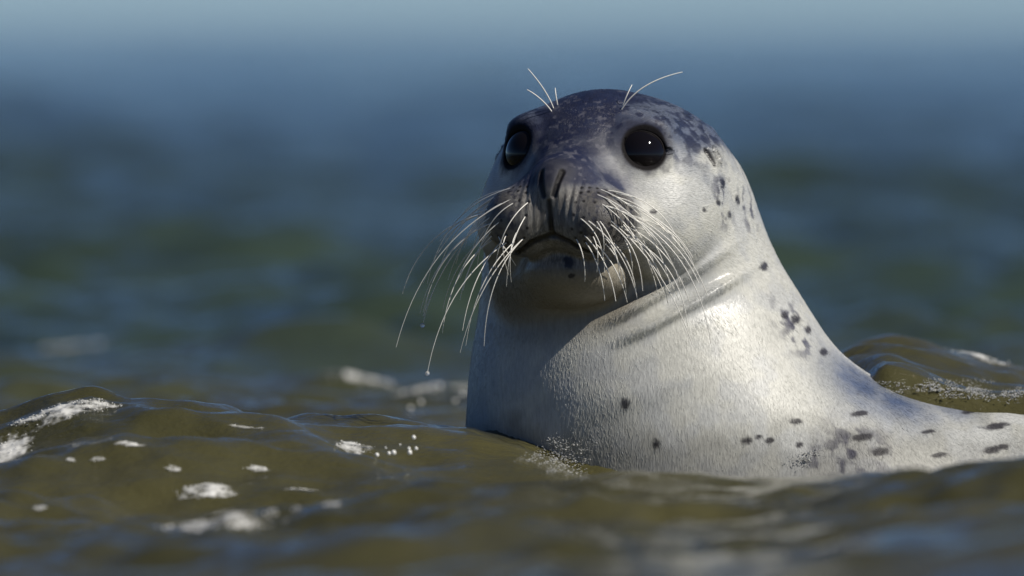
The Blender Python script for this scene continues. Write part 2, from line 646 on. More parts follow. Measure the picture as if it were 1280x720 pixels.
C = np.repeat(light[None], len(V), 0)
is_head = sstep(-0.16, -0.06, hu) * 1.0
C = mixc(C, np.array([.42, .43, .43]), sstep(.40, .62, n_lo) * .7)        # cloudy grey in the pale coat
# grey cap over crown and nape
cap = sstep(-0.014, 0.034, hu + (n_lo - .5) * .06 - 0.35 * np.clip(-hf, 0, 1) - .22 * np.clip(ahl - .05, 0, 1)) * is_head
C = mixc(C, np.array([.095, .115, .17]), 0.94 * cap)
# dark field between eye and whisker pad
m = np.maximum.reduce([blob(735, 218, .030), blob(768, 232, .030), blob(752, 250, .028), blob(785, 248, .020) * .8, blob(790, 160, .022) * .6, blob(812, 168, .020) * .6])
C = mixc(C, np.array([.036, .044, .088]), m * (0.65 + 0.9 * n_mid))
# dark bridge from nose to crown
bridge = (1 - sstep(0.020, 0.048, ahl + (n_lo - .5) * .03)) * sstep(-0.042, -0.022, hu) * sstep(-0.06, 0.05, hf)
C = mixc(C, np.array([.013, .018, .050]), bridge * (.82 + .3 * n_mid))
C = mixc(C, np.array([.14, .14, .17]), bridge * sstep(.60, .70, fbm(V, 260, 2, 21)) * .55)      # pale flecks on it
# crown mottle
mott = sstep(0.46, 0.58, n_mid) * cap * sstep(-.12, 0.02, hf)
C = mixc(C, np.array([.020, .024, .052]), 0.88 * mott)
# tan chin and throat
chin = (1 - sstep(.0, .032, jaw_sdf(V))) * sstep(.0, .04, hf) * (1 - sstep(.03, .075, hl))
C = mixc(C, np.array([.22, .19, .135]), chin * .85)
nape = np.maximum.reduce([blob(925, 205, .035, 1, False), blob(935, 260, .03, 1, False), blob(990, 400, .03, 1, False), blob(1000, 420, .03, 1, False), blob(905, 250, .03, 1, False)])
C = mixc(C, np.array([.07, .07, .10]), nape * sstep(0.54, 0.66, n_mid))
C = mixc(C, np.array([.09, .12, .20]), np.maximum.reduce([blob(1080, 480, .060, 1, False), blob(1120, 502, .050, 1, False), blob(1190, 510, .035, 1, False) * .7]) * (.7 + .5 * n_mid))  # blue sky reflection on the wet back, painted into the coat
backwet = np.maximum.reduce([blob(1080, 485, .055, 1, False), blob(1130, 505, .045, 1, False), blob(1200, 512, .04, 1, False)])
C = mixc(C, np.array([.05, .05, .085]), np.maximum(blob(1070, 562, .040, 1, False), blob(1040, 580, .03, 1, False)) * (.25 + .75 * sstep(.42, .62, n_mid)))
# whisker pads and muzzle front
pad = sstep(0.082, 0.105, hf + 0.25 * np.minimum(0, 0.03 - ahl)) * sstep(-0.100, -0.080, hu) * (1 - sstep(-0.038, -0.024, hu + .10 * np.clip(ahl - .02, 0, .03) * -1))
C = mixc(C, np.array([.125, .118, .11]), pad * (0.75 + 0.4 * n_mid))
C = mixc(C, np.array([.26, .25, .23]), pad * (1 - sstep(.014, .042, ahl)) * sstep(.40, .66, fbm(V * np.array([1.6, 1.6, .22]), 620, 2, 31)) * .9)
C = mixc(C, dark, pad * sstep(.52, .7, n_hi) * .7 * sstep(.02, .03, ahl))
nose = 1 - sstep(0.012, 0.019, np.sqrt((hl * 0.9) ** 2 + ((hu + .018) * 1.1) ** 2 + (np.maximum(0, .128 - hf)) ** 2))
C = mixc(C, np.array([.035, .036, .05]), nose * .75)
for pts, k in SLITS:                                                     # dark skin in slits
    d = np.full(len(V), 1e3)
    for (a, b2, ra, rb) in pts:
        d = np.minimum(d, cone((V[:, 0], V[:, 1], V[:, 2]), a, b2, ra, rb))
    C = mixc(C, black, 1 - sstep(0.0003, 0.0022, d))
for ec, g, r in EYES:                                                    # dark lids
    q = V - ec
    hg = q @ g
    rad = np.sqrt(np.maximum((q * q).sum(1) - hg * hg, 0))
    C = mixc(C, dark, (1 - sstep(0.0180, 0.0270, rad + (n_mid - .5) * .014)) * (hg > -0.01) * .75)
    C = mixc(C, black, (1 - sstep(0.0178, 0.0208, rad)) * (hg > -0.01))
# single spots: photo point, half length and half width in millimetres
SPOTS = [(933, 551, 5, 3), (949, 546, 3, 2), (962, 551, 4, 2.4), (994, 527, 5, 2.4), (1000, 556, 4, 2.4), (820, 556, 4, 4), (781, 505, 4, 5),
         (994, 399, 4, 4), (1010, 412, 3, 3), (980, 394, 2.5, 2.5), (955, 333, 4, 3.4), (1078, 547, 9, 3), (1100, 565, 7, 3.4), (1075, 517, 7, 2),
         (1245, 533, 12, 2.6), (1252, 559, 8, 2.2), (1240, 563, 8, 2.6), (1175, 569, 7, 2.2), (1160, 540, 6, 1.6), (903, 230, 2, 4), (898, 253, 2, 3),
         (912, 268, 2, 3), (816, 265, 3.4, 1.8), (922, 250, 2, 4), (1210, 515, 6, 2), (1030, 440, 4, 3), (880, 262, 1.6, 2), (712, 327, 4, 6), (715, 345, 3, 2)]
prehit([q[:2] for q in SPOTS])
for px, py, ra, rb in SPOTS:
    p = hit(px, py)
    q = V - p
    ang = -0.12
    u1 = q[:, 0] * math.cos(ang) + q[:, 2] * math.sin(-ang)
    v1 = -q[:, 0] * math.sin(-ang) + q[:, 2] * math.cos(ang)
    d = np.sqrt((u1 / (ra * .001)) ** 2 + (v1 / (rb * .001)) ** 2 + (q[:, 1] / .02) ** 2) + (n_hi - .5) * .9
    C = mixc(C, np.array([.022, .02, .028]), .92 * (1 - sstep(.65, 1.25, d)))
# loose mottle all over the back, so the coat goes on where the camera does not look
backm = sstep(0.06, 0.16, V[:, 1]) * sstep(.56, .64, n_mid)
C = mixc(C, np.array([.08, .08, .10]), backm)
C *= (0.88 + 0.24 * n_lo)[:, None]
# pores of the whiskers: rows of dark dots
WROOTS = []
for s in (1, -1):
    for r in range(6):
        for k in range(7):
            l = s * (.021 + .0062 * k + .0015 * (r % 2))
            u = -.032 - .0066 * r - .0008 * k
            WROOTS.append(from_head(l, .130 - .3 * (abs(l) - .02), u))
WR = np.array(WROOTS)
for _ in range(10):
    WR = WR - grad(WR, False) * sdf(WR, False)[:, None]
for p in WR:
    d2 = ((V - p) ** 2).sum(1)
    k = d2 < 9e-6
    C[k] = mixc(C[k], np.array([.02, .018, .018]), 1 - sstep(.0008, .0018, np.sqrt(d2[k])))
wetv = np.clip(0.42 + .5 * blob(890, 345, .05, 1, False) + 0.18 * is_head * (0.5 + n_lo) + 0.30 * cap - 0.35 * sstep(.06, .03, V[:, 2]) - .25 * np.maximum(bridge, m) + 0.2 * sstep(0.12, 0.03, V[:, 2]) * sstep(.2, .34, V[:, 0]) + pad * .3 + backwet * .8, 0, 1)
for ec, g, r in EYES:
    wetv *= 1 - .97 * (1 - sstep(.028, .036, np.linalg.norm(V - ec, axis=1)))
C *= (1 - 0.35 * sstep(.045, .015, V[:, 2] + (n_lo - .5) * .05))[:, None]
# fur direction: streaks run down the neck and away from the nose on the head
noseP = from_head(0, .12, -.02)
dn = V - noseP
rn = np.linalg.norm(dn, axis=1)
hw = sstep(-.10, -.04, hu)
flowv = np.where((hw > .5)[:, None], np.stack([rn * 190, dn[:, 0] / (rn + .02) * 130, dn[:, 2] / (rn + .02) * 130], 1),
                 np.stack([V[:, 0] * 520, V[:, 1] * 520, V[:, 2] * 90], 1))

def make_seal():
    root = bpy.data.objects.new('harbor_seal', None)
    COL.objects.link(root)
    root.location = (float(V[:, 0].mean()), 0.08, -0.1)
    tag(root, 'pale spotted seal with dark wet face rising upright out of the sea', 'seal')
    off = np.array(root.location)
    me = mesh_from('body', V - off, F)
    ca = me.attributes.new('coat', 'FLOAT_COLOR', 'POINT')
    ca.data.foreach_set('color', np.concatenate([np.clip(C, 0, 1), np.ones((len(C), 1))], 1).astype(np.float32).ravel())
    wa = me.attributes.new('wet', 'FLOAT', 'POINT')
    wa.data.foreach_set('value', wetv.astype(np.float32))
    fa = me.attributes.new('flow', 'FLOAT_VECTOR', 'POINT')
    fa.data.foreach_set('vector', flowv.astype(np.float32).ravel())
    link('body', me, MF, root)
    # eyes
    for ec, g, r in EYES:
        V2, F2 = uv_ball(r + 0.0006, 48, 32)
        e = link('eye', mesh_from('eye', V2, F2), ME, root)
        e.location = tuple(ec - off)
    return root, off

def uv_ball(r, nu, nv, sz=1.0):
    th = np.linspace(0, math.pi, nv + 1)
    ph = np.linspace(0, 2 * math.pi, nu, endpoint=False)
    T, Pp = np.meshgrid(th, ph, indexing='ij')
    Vb = np.stack([r * np.sin(T) * np.cos(Pp), r * np.sin(T) * np.sin(Pp), r * sz * np.cos(T)], -1).reshape(-1, 3)
    Fb = []
    for i in range(nv):
        for j in range(nu):
            Fb.append((i * nu + j, (i + 1) * nu + j, (i + 1) * nu + (j + 1) % nu, i * nu + (j + 1) % nu))
    return Vb, Fb

SEAL, SOFF = make_seal()

# ------------------------------------------------------------------ short wet fur
def make_fur(n):
    tri = V[F]
    cen = tri.mean(1)
    area = np.linalg.norm(np.cross(tri[:, 1] - tri[:, 0], tri[:, 2] - tri[:, 0]), axis=1)
    a, b2, c2 = to_head(cen)
    wgt = area * (cen[:, 2] > -.01) * (cen[:, 0] < .62) * (1 + 1.2 * (b2 > 0.0) * (c2 > -.12)) * (1 - .8 * (cen[:, 1] > .10))
    for ec, g, r in EYES:
        q = cen - ec
        hg = q @ g
        rad = np.sqrt(np.maximum((q * q).sum(1) - hg * hg, 0))
        wgt[(rad < .0192) & (hg > -.02)] = 0
    wgt[(nose[F].mean(1) > .3)] = 0
    k = RNG.choice(len(F), n, p=wgt / wgt.sum())
    u, v = RNG.uniform(size=n), RNG.uniform(size=n)
    sw = u + v > 1
    u[sw], v[sw] = 1 - u[sw], 1 - v[sw]
    root = tri[k, 0] + u[:, None] * (tri[k, 1] - tri[k, 0]) + v[:, None] * (tri[k, 2] - tri[k, 0])
    nr = np.cross(tri[k, 1] - tri[k, 0], tri[k, 2] - tri[k, 0])
    nr /= np.linalg.norm(nr, axis=1, keepdims=True)
    a, b2, c2 = to_head(root)
    away = root - from_head(0, .13, -.03)
    away /= np.linalg.norm(away, axis=1, keepdims=True)
    down = np.array([.12, .05, -1.0]) + 0 * root
    down[:, 0] += 1.2 * sstep(.25, .4, root[:, 0])
    w_ = sstep(-.13, -.05, c2)[:, None]
    fl = away * w_ + down * (1 - w_)
    fl += (fbm(root, 70, 2, 41)[:, None] - .5) * np.array([1.1, .3, .4]) + RNG.normal(0, .12, root.shape)
    fl -= nr * (fl * nr).sum(1, keepdims=True)
    fl /= np.linalg.norm(fl, axis=1, keepdims=True) + 1e-9
    face = sstep(.05, .09, b2)
    ln = (.0044 - .0024 * face) * RNG.uniform(.6, 1.25, n)
    lift = RNG.uniform(.0, .06, n)
    p1 = root + fl * (ln * .5)[:, None] + nr * (ln * lift * .7)[:, None]
    p2 = root + fl * ln[:, None] + nr * (ln * lift * .8)[:, None]
    pts_ = np.stack([root - nr * .0003, p1, p2], 1).reshape(-1, 3) - SOFF
    cu = bpy.data.hair_curves.new('fur')
    cu.add_curves([3] * n)
    cu.attributes['position'].data.foreach_set('vector', pts_.astype(np.float32).ravel())
    ra = cu.attributes.get('radius') or cu.attributes.new('radius', 'FLOAT', 'POINT')
    ra.data.foreach_set('value', np.tile(np.array([.00007, .00006, .00002], np.float32), n))
    col = C[F[k, 0]]
    lum = col.mean(1)
    col = col * (RNG.uniform(.9, 1.1, n) * (.9 + .38 * sstep(.15, .4, lum)))[:, None]
    at_ = cu.attributes.new('coat', 'FLOAT_COLOR', 'CURVE')
    at_.data.foreach_set('color', np.concatenate([np.clip(col, 0, 1), np.ones((n, 1))], 1).astype(np.float32).ravel())
    o = bpy.data.objects.new('fur', cu)
    COL.objects.link(o)
    cu.materials.append(MFH)
    o.parent = SEAL
    tag(o, kind='stuff')

make_fur(120000)

# ------------------------------------------------------------------ whiskers
def tube(P, r0, r1, sides=6):
    P = np.asarray(P)
    n = len(P)
    Tn = np.gradient(P, axis=0)
    Tn /= np.linalg.norm(Tn, axis=1, keepdims=True)
    up = np.array([0.3, -1.0, 0.2])
    Vt, Ft = [], []
    for i in range(n):
        a = np.cross(Tn[i], up); a /= np.linalg.norm(a)
        b2 = np.cross(Tn[i], a)
        r = r0 + (r1 - r0) * (i / (n - 1)) ** 1.3
        for k in range(sides):
            q = 2 * math.pi * k / sides
            Vt.append(P[i] + r * (a * math.cos(q) + b2 * math.sin(q)))
    for i in range(n - 1):
        for k in range(sides):
            Ft.append((i * sides + k, i * sides + (k + 1) % sides, (i + 1) * sides + (k + 1) % sides, (i + 1) * sides + k))
    return Vt, Ft

def whisker(root_px, mid_px, tip_px, y_mid, y_tip, r0=.00050, r1=.00020, drop=False):
    a = hit(*root_px)
    a = a + np.array([0, .002, 0])
    b2, c2 = pos(mid_px[0], mid_px[1], a[1] + y_mid), pos(tip_px[0], tip_px[1], a[1] + y_tip)
    ctl = 2 * b2 - 0.5 * (a + c2)
    tt = np.linspace(0, 1, 20)[:, None]
    P = (1 - tt) ** 2 * a + 2 * tt * (1 - tt) * ctl + tt ** 2 * c2
    Vt, Ft = tube(P - SOFF, r0, r1)
    o = link('whisker', mesh_from('whisker', Vt, Ft), MH, SEAL)
    if drop:
        Vb, Fb = uv_ball(.0019, 12, 8)
        d = link('water_bead', mesh_from('water_bead', np.array(Vb) + c2 - SOFF, Fb), MG, o)

# seal's right side (towards the left of the photo): root, middle, tip
W_LEFT = [((632, 262), (545, 318), (503, 367), .02, .03, 0), ((638, 268), (545, 340), (495, 434), .0, .0, 0), ((642, 272), (565, 345), (528, 407), .02, .03, 1),
          ((644, 278), (575, 370), (534, 467), -.02, -.03, 1), ((648, 282), (598, 355), (575, 441), -.02, -.02, 0), ((640, 264), (575, 308), (551, 330), .03, .05, 0),
          ((630, 256), (585, 272), (556, 300), .03, .05, 0), ((650, 284), (612, 330), (606, 356), -.02, -.02, 0), ((656, 288), (626, 330), (625, 372), -.02, -.02, 0),
          ((660, 286), (634, 318), (633, 358), -.02, -.02, 0), ((664, 284), (646, 312), (645, 332), -.015, -.015, 0), ((634, 250), (602, 253), (578, 268), .03, .05, 0),
          ((646, 276), (590, 345), (562, 375), .0, .0, 0), ((641, 270), (580, 325), (560, 350), .01, .02, 0), ((654, 284), (620, 335), (614, 364), -.02, -.02, 0),
          ((627, 246), (612, 243), (600, 246), .02, .03, 0), ((626, 240), (612, 234), (598, 232), .02, .03, 0), ((645, 272), (570, 330), (530, 395), .01, .015, 0)]
W_RIGHT = [((730, 285), (733, 315), (731, 352), -.02, -.03, 0), ((738, 283), (750, 325), (756, 376), -.025, -.04, 0), ((745, 278), (768, 330), (784, 378), -.03, -.045, 0),
           ((750, 278), (800, 345), (866, 432), -.03, -.05, 0), ((755, 272), (815, 318), (862, 378), -.025, -.03, 0), ((760, 270), (820, 310), (884, 368), -.02, -.02, 0),
           ((762, 266), (820, 290), (866, 322), -.018, -.015, 0), ((758, 268), (860, 325), (889, 430), -.03, -.05, 0), ((748, 275), (775, 320), (796, 372), -.03, -.04, 0),
           ((755, 264), (790, 268), (830, 290), -.015, -.01, 0), ((765, 262), (800, 276), (850, 308), -.015, -.012, 0), ((748, 255), (775, 250), (808, 256), -.012, -.012, 0),
           ((742, 282), (760, 320), (775, 352), -.025, -.03, 0), ((752, 274), (795, 318), (830, 366), -.028, -.03, 0), ((770, 258), (795, 262), (820, 274), -.012, -.01, 0),
           ((736, 284), (742, 312), (746, 340), -.02, -.03, 0), ((768, 255), (792, 252), (815, 258), -.012, -.012, 0)]
_rw = random.Random(5)
W_ALL = []
for (rx, ry), mp_, tp, ym, yt, dr in W_LEFT + W_RIGHT:
    sx = _rw.uniform(-4, 16) if rx < 690 else _rw.uniform(-26, 2)
    if rx < 690:                               # the far side sweeps back along the cheek
        ym, yt = ym + .006, yt + .018
    if rx > 690:                               # the lit side droops close over cheek and neck
        ym, yt = ym * .35, yt * .1 + .004
    W_ALL.append(((rx + sx, ry + _rw.uniform(-14, 4)), mp_, tp, ym, yt, dr))
for (rx, ry), (mx_, my_), (tx, ty), ym, yt, dr in list(W_ALL) * 2:
    if _rw.random() < .12 or math.hypot(tx - rx, ty - ry) < 75:
        continue
    e = _rw.uniform(.6, .98)                  # a shorter neighbour beside each long whisker
    q = _rw.uniform(-9, 9)
    W_ALL.append(((rx + _rw.uniform(-9, 9), ry + _rw.uniform(-9, 7)), (rx + (mx_ - rx) * e + q, ry + (my_ - ry) * e + abs(q) * .5),
                  (rx + (tx - rx) * e + 2 * q, ry + (ty - ry) * e + 2 * _rw.uniform(-4, 7)), ym + _rw.uniform(-.008, .004), yt + _rw.uniform(-.012, .006), 0))
WPX = [proj(p) for p in WR if grad(p[None], False)[0][1] < -.1]
_out = []
for side in (1, -1):                           # whiskers grow from the pores, one from each, fanned in order
    ws = sorted([q for q in W_ALL if (q[0][0] > 690) == (side > 0)], key=lambda q: side * q[2][0] - q[2][1])
    po = sorted([z for z in WPX if (z[0] > 690) == (side > 0) and (z[0] - 690) * side > 26], key=lambda z: side * z[0] - z[1])
    for i, q in enumerate(ws):
        z = po[int(i * (len(po) - 1) / max(1, len(ws) - 1))]
        ln_ = math.hypot(q[2][0] - z[0], q[2][1] - z[1])
        if ln_ < 34 or (side < 0 and q[2][0] > 600 and i % 2):
            continue
        a_, b_ = (z[0] + q[2][0]) / 2, (z[1] + q[2][1]) / 2              # an even arc that droops towards its tip
        sg_ = _rw.uniform(.07, .15) * ln_
        _out.append((z, (a_ + side * sg_ * .75, b_ - sg_ * .8), *q[2:]))
W_ALL = _out
prehit([q[0] for q in W_ALL])
for rp, mp_, tp, ym, yt, dr in W_ALL:
    whisker(rp, mp_, tp, ym, yt, .00048 if rp[0] > 690 else .00044, .0003 if rp[0] > 690 else .0002, drop=bool(dr))
# brow hairs
for rp, mp_, tp, ym, yt in [((776, 138), (806, 108), (853, 90), -.004, .0), ((692, 136), (680, 112), (660, 86), -.006, -.008), ((690, 140), (676, 124), (659, 112), -.006, -.008),
                            ((697, 132), (695, 120), (694, 110), -.003, .0), ((778, 132), (784, 118), (790, 106), -.003, .0)]:
    whisker(rp, mp_, tp, ym, yt, .0006, .0003)

# ------------------------------------------------------------------ sea
def axis(lo, dense0, dense1, hi, s, g0, g1):
    a = list(np.arange(dense0, dense1 + s / 2, s))
    x, d = a[-1], s
    while x < hi:
        d *= 1 + g1
        x += d
        a.append(x)
    x, d = a[0], s
    pre = []
    while x > lo:
        d *= 1 + g0
        x -= d
        pre.append(x)
    return np.array(pre[::-1] + a)

AX = axis(-6000, -0.72, 0.78, 6000, 0.006, 0.07, 0.07)
AY = axis(-400, -1.15, 0.60, 9000, 0.005, 0.03, 0.0085)
WAVES = []
_r = random.Random(3)
for k in range(130):
    lam = 0.035 * (5.0 / 0.035) ** (k / 129)
    ang = _r.gauss(0.35, 0.65 if lam > .3 else 1.0)
    st = 0.068 if lam < 0.25 else 0.060 if lam < 0.6 else 0.050 * (0.6 / lam) ** 1.2
    WAVES.append((lam, ang, st * lam / (2 * math.pi) * _r.uniform(.6, 1.4), _r.uniform(0, 2 * math.pi)))

def crest(xs, pxpy, y):
    """height of a wave crest along x so that it passes through the photo points at depth y"""
    P = np.array([pos(a, b2, y) for a, b2 in pxpy])
    q = np.interp(xs, P[:, 0], P[:, 2])
    return q

def sea_height(X, Y, dx, dy):
    Z = np.zeros_like(X)
    near = np.exp(-(X / 1.4) ** 4) * np.exp(-((Y - 0.2) / 2.5) ** 6)       # shaped water round the seal
    calm = np.exp(-((X - .2) / .32) ** 4) * np.exp(-((Y + .35) / .40) ** 4)   # lee of the seal
    for lam, ang, amp, ph in WAVES:
        k = 2 * math.pi / lam
        c0 = np.nonzero(dx[0] < lam / 2.2)[0]
        r0 = np.nonzero(dy[:, 0] < lam / 2.2)[0]
        w = (slice(r0[0], r0[-1] + 1), slice(c0[0], c0[-1] + 1))
        flt = sstep(2.2, 5.0, lam / dx[w]) * sstep(2.2, 5.0, lam / dy[w])
        if lam > 0.45:
            flt = flt * (1 - 0.9 * near[w])
        elif lam > 0.16:
            flt = flt * (1 - 0.4 * near[w] * sstep(-.05, .2, X[w]))
        if lam < 0.45:
            flt = flt * (1 - .7 * calm[w])
            flt = flt * (1 - (.45 if lam > .13 else .22) * near[w])
        q = k * (X[w] * math.sin(ang) + Y[w] * math.cos(ang)) + ph
        sq = np.sin(q)
        Z[w] += amp * flt * (sq + 0.28 * (2 * sq * sq - 1))
    gust = fbm(np.stack([X.ravel(), Y.ravel(), 0 * X.ravel()], 1), 3.0, 2, 3).reshape(X.shape)
    Z *= 0.55 + 0.9 * gust
    # shaped water
    xs = X
    c1 = crest(xs, [(-400, 560), (-60, 545), (40, 516), (110, 499), (200, 508), (300, 514), (380, 519), (460, 530), (590, 541), (650, 556), (720, 590), (800, 612), (1000, 628), (1300, 612), (1500, 560)], -0.16)
    c2 = crest(xs, [(-500, 650), (0, 648), (200, 642), (380, 634), (480, 620), (580, 606), (700, 600), (820, 604), (920, 606), (1000, 598), (1090, 580), (1180, 571), (1280, 563), (1700, 560)], -0.85)
    c3 = crest(xs, [(300, 500), (800, 470), (980, 440), (1040, 419), (1110, 419), (1160, 428), (1210, 442), (1280, 458), (1500, 480)], 0.36)
    Ys = np.array([-3.2, -1.9, -1.25, -0.85, -0.66, -0.50, -0.34, -0.16, -0.03, 0.02, 0.16, 0.36, 0.55, 0.9, 1.5])
    left = 1 - sstep(-0.05, 0.1, xs)
    right = sstep(0.15, 0.3, xs)
    tr = 0.008 + 0.0 * xs
    wash = sstep(.25, .30, xs)
    c2 = c2 - .010
    base = [c2 * .7, c2 - .006, c2 - .003, c2, (c2 * .45 + tr * .3) * (1 - left) - .006 * left, (tr + .004) * (1 - left) - .004 * left, (c1 * .45 + .01) * (1 - left) + (c1 * .5 - .004) * left, c1, (c1 - .010) * left + (1 - left) * np.minimum(c1, -.004), (c1 - .020) * left + (1 - left) * (np.minimum(c1, -.004) * (1 - wash) + (.061 + .030 * np.exp(-((xs - .30) / .045) ** 2)) * wash), c1 * (1 - right) + right * c3 * .86 - left * .034, c3 * right + (1 - right) * (c1 - .040), .05 * right + .0, 0 * xs, 0 * xs]
    # smooth interpolation across depth
    D = np.zeros_like(X)
    Bs = np.stack(base, -1)
    for i in range(len(Ys) - 1):
        m = (Y >= Ys[i]) & (Y < Ys[i + 1])
        tq = (Y - Ys[i]) / (Ys[i + 1] - Ys[i])
        tq = tq * tq * (3 - 2 * tq)
        D = np.where(m, Bs[..., i] * (1 - tq) + Bs[..., i + 1] * tq, D)
    m = (np.abs(X - .35) < .5) & (np.abs(Y - .4) < .4)
    wob = np.zeros_like(X)
    wob[m] = fbm(np.stack([X[m], Y[m] * .7, 0 * X[m]], 1), 14, 3, 13) - .5
    D = D + .022 * wob * np.exp(-((X - .38) / .28) ** 4) * np.exp(-((Y - .38) / .22) ** 2)
    fx = np.exp(-(X / 1.5) ** 6)
    return Z + D * fx

gx = np.gradient(AX); gy = np.gradient(AY)
X, Y = np.meshgrid(AX, AY, indexing='xy')
DX, DY = np.meshgrid(gx, gy, indexing='xy')
ZZ = sea_height(X, Y, DX, DY)
# water climbing the seal's skin and rings running off it
msk = (np.abs(X - .25) < .62) & (np.abs(Y - .02) < .5)
pts = np.stack([X[msk], Y[msk], ZZ[msk]], 1)
ds = np.concatenate([sdf(pts[i:i + 80000], False) for i in range(0, len(pts), 80000)])
ds = np.maximum(ds, 0)
ZZ[msk] += .006 * np.exp(-ds / .007) + .0012 * np.cos(ds * 2 * math.pi / .026) * np.exp(-ds / .04) * (1 - sstep(-.05, .1, pts[:, 1]))
nX, nY = len(AX), len(AY)
SV = np.stack([X.ravel(), Y.ravel(), ZZ.ravel()], 1)
ii = (np.arange(nY - 1)[:, None] * nX + np.arange(nX - 1)[None]).ravel()
SF = np.stack([ii, ii + 1, ii + nX + 1, ii + nX], 1)
print('sea quads', len(SF), nX, nY, flush=True)
sea = link('sea', mesh_from('sea', SV, SF), MW)
tag(sea, 'olive brown choppy sea reflecting blue sky', 'sea', kind='structure')

# ------------------------------------------------------------------ foam and drops
def water_z(x, y):
    i = np.clip(np.searchsorted(AX, x) - 1, 0, nX - 2)
    j = np.clip(np.searchsorted(AY, y) - 1, 0, nY - 2)
    u = (x - AX[i]) / (AX[i + 1] - AX[i]); v = (y - AY[j]) / (AY[j + 1] - AY[j])
    return ZZ[j, i] * (1 - u) * (1 - v) + ZZ[j, i + 1] * u * (1 - v) + ZZ[j + 1, i] * (1 - u) * v + ZZ[j + 1, i + 1] * u * v

def surface_hit(px, py, seal=True):
    """first meeting of the rays with water (or seal); px, py arrays"""
    D = np.stack([(px - 640) * PX, np.full(len(px), DIST), -(py - HORIZON) * PX], 1) / DIST     # per metre of depth
    t = np.full(len(px), 5.5)
    done = np.zeros(len(px), bool)
    while t.min() < 22 and not done.all():
        P = CAMP + D * t[:, None]
        done |= P[:, 2] < water_z(P[:, 0], P[:, 1])
        if seal:
            m = (~done) & (np.abs(P[:, 1]) < .5)
            if m.any():
                done[np.nonzero(m)[0][sdf(P[m], False) < 0]] = True
        t = np.where(done, t, t + .004 * np.maximum(1, (t - 8.6) * 3))
        if (t[~done] > 22).all():
            break
    return CAMP + D * t[:, None]

_ico = bpy.data.meshes.new('ico')
import bmesh
_b = bmesh.new()
bmesh.ops.create_icosphere(_b, subdivisions=2, radius=1.0)
IV = np.array([v.co[:] for v in _b.verts]); IF = np.array([[v.index for v in f.verts] for f in _b.faces])
_b.free()
_b = bmesh.new()
bmesh.ops.create_icosphere(_b, subdivisions=1, radius=1.0)
IV1 = np.array([v.co[:] for v in _b.verts]); IF1 = np.array([[v.index for v in f.verts] for f in _b.faces])
_b.free()
bpy.data.meshes.remove(_ico)

def foam(label, patches, mat, seal=False, flat=.75):
    """patches: photo centre, half width, half height, bubbles, smallest and largest radius (mm), tilt"""
    VV, FF, base = [], [], 0
    for (cx, cy, hw, hh, n, r0, r1, tilt) in patches:
        a = RNG.uniform(0, 2 * math.pi, n); r = np.sqrt(RNG.uniform(0, 1, n))
        lob = 1 + .35 * np.sin(3 * a + cx) + .25 * np.sin(7 * a + cy)
        u, v = r * np.cos(a) * hw * lob, r * np.sin(a) * hh * lob
        px = cx + u; py = cy + v + u * tilt
        keep = vnoise(np.stack([px / 9, py / 5, 0 * px], 1), 1.0, 77) > .30
        px, py, r = px[keep], py[keep], r[keep]
        P = surface_hit(px, py, seal)
        P = P + RNG.normal(0, 1, P.shape) * np.array([.0015, .004, 0])
        if not seal:
            P[:, 2] = water_z(P[:, 0], P[:, 1])
        R = (r0 + (r1 - r0) * RNG.uniform(0, 1, len(P)) ** 2.5) * .001 * (1.15 - .5 * r)
        for p, rr_ in zip(P, R):
            iv, jf = (IV, IF) if rr_ > .0011 else (IV1, IF1)
            VV.append(iv * rr_ * np.array([1, 1, flat]) + p + np.array([0, 0, rr_ * .25]))
            FF.append(jf + base); base += len(iv)
    o = link('sea_foam', mesh_from('sea_foam', np.concatenate(VV), np.concatenate(FF)), mat)
    tag(o, label, 'foam', kind='stuff')
    return o

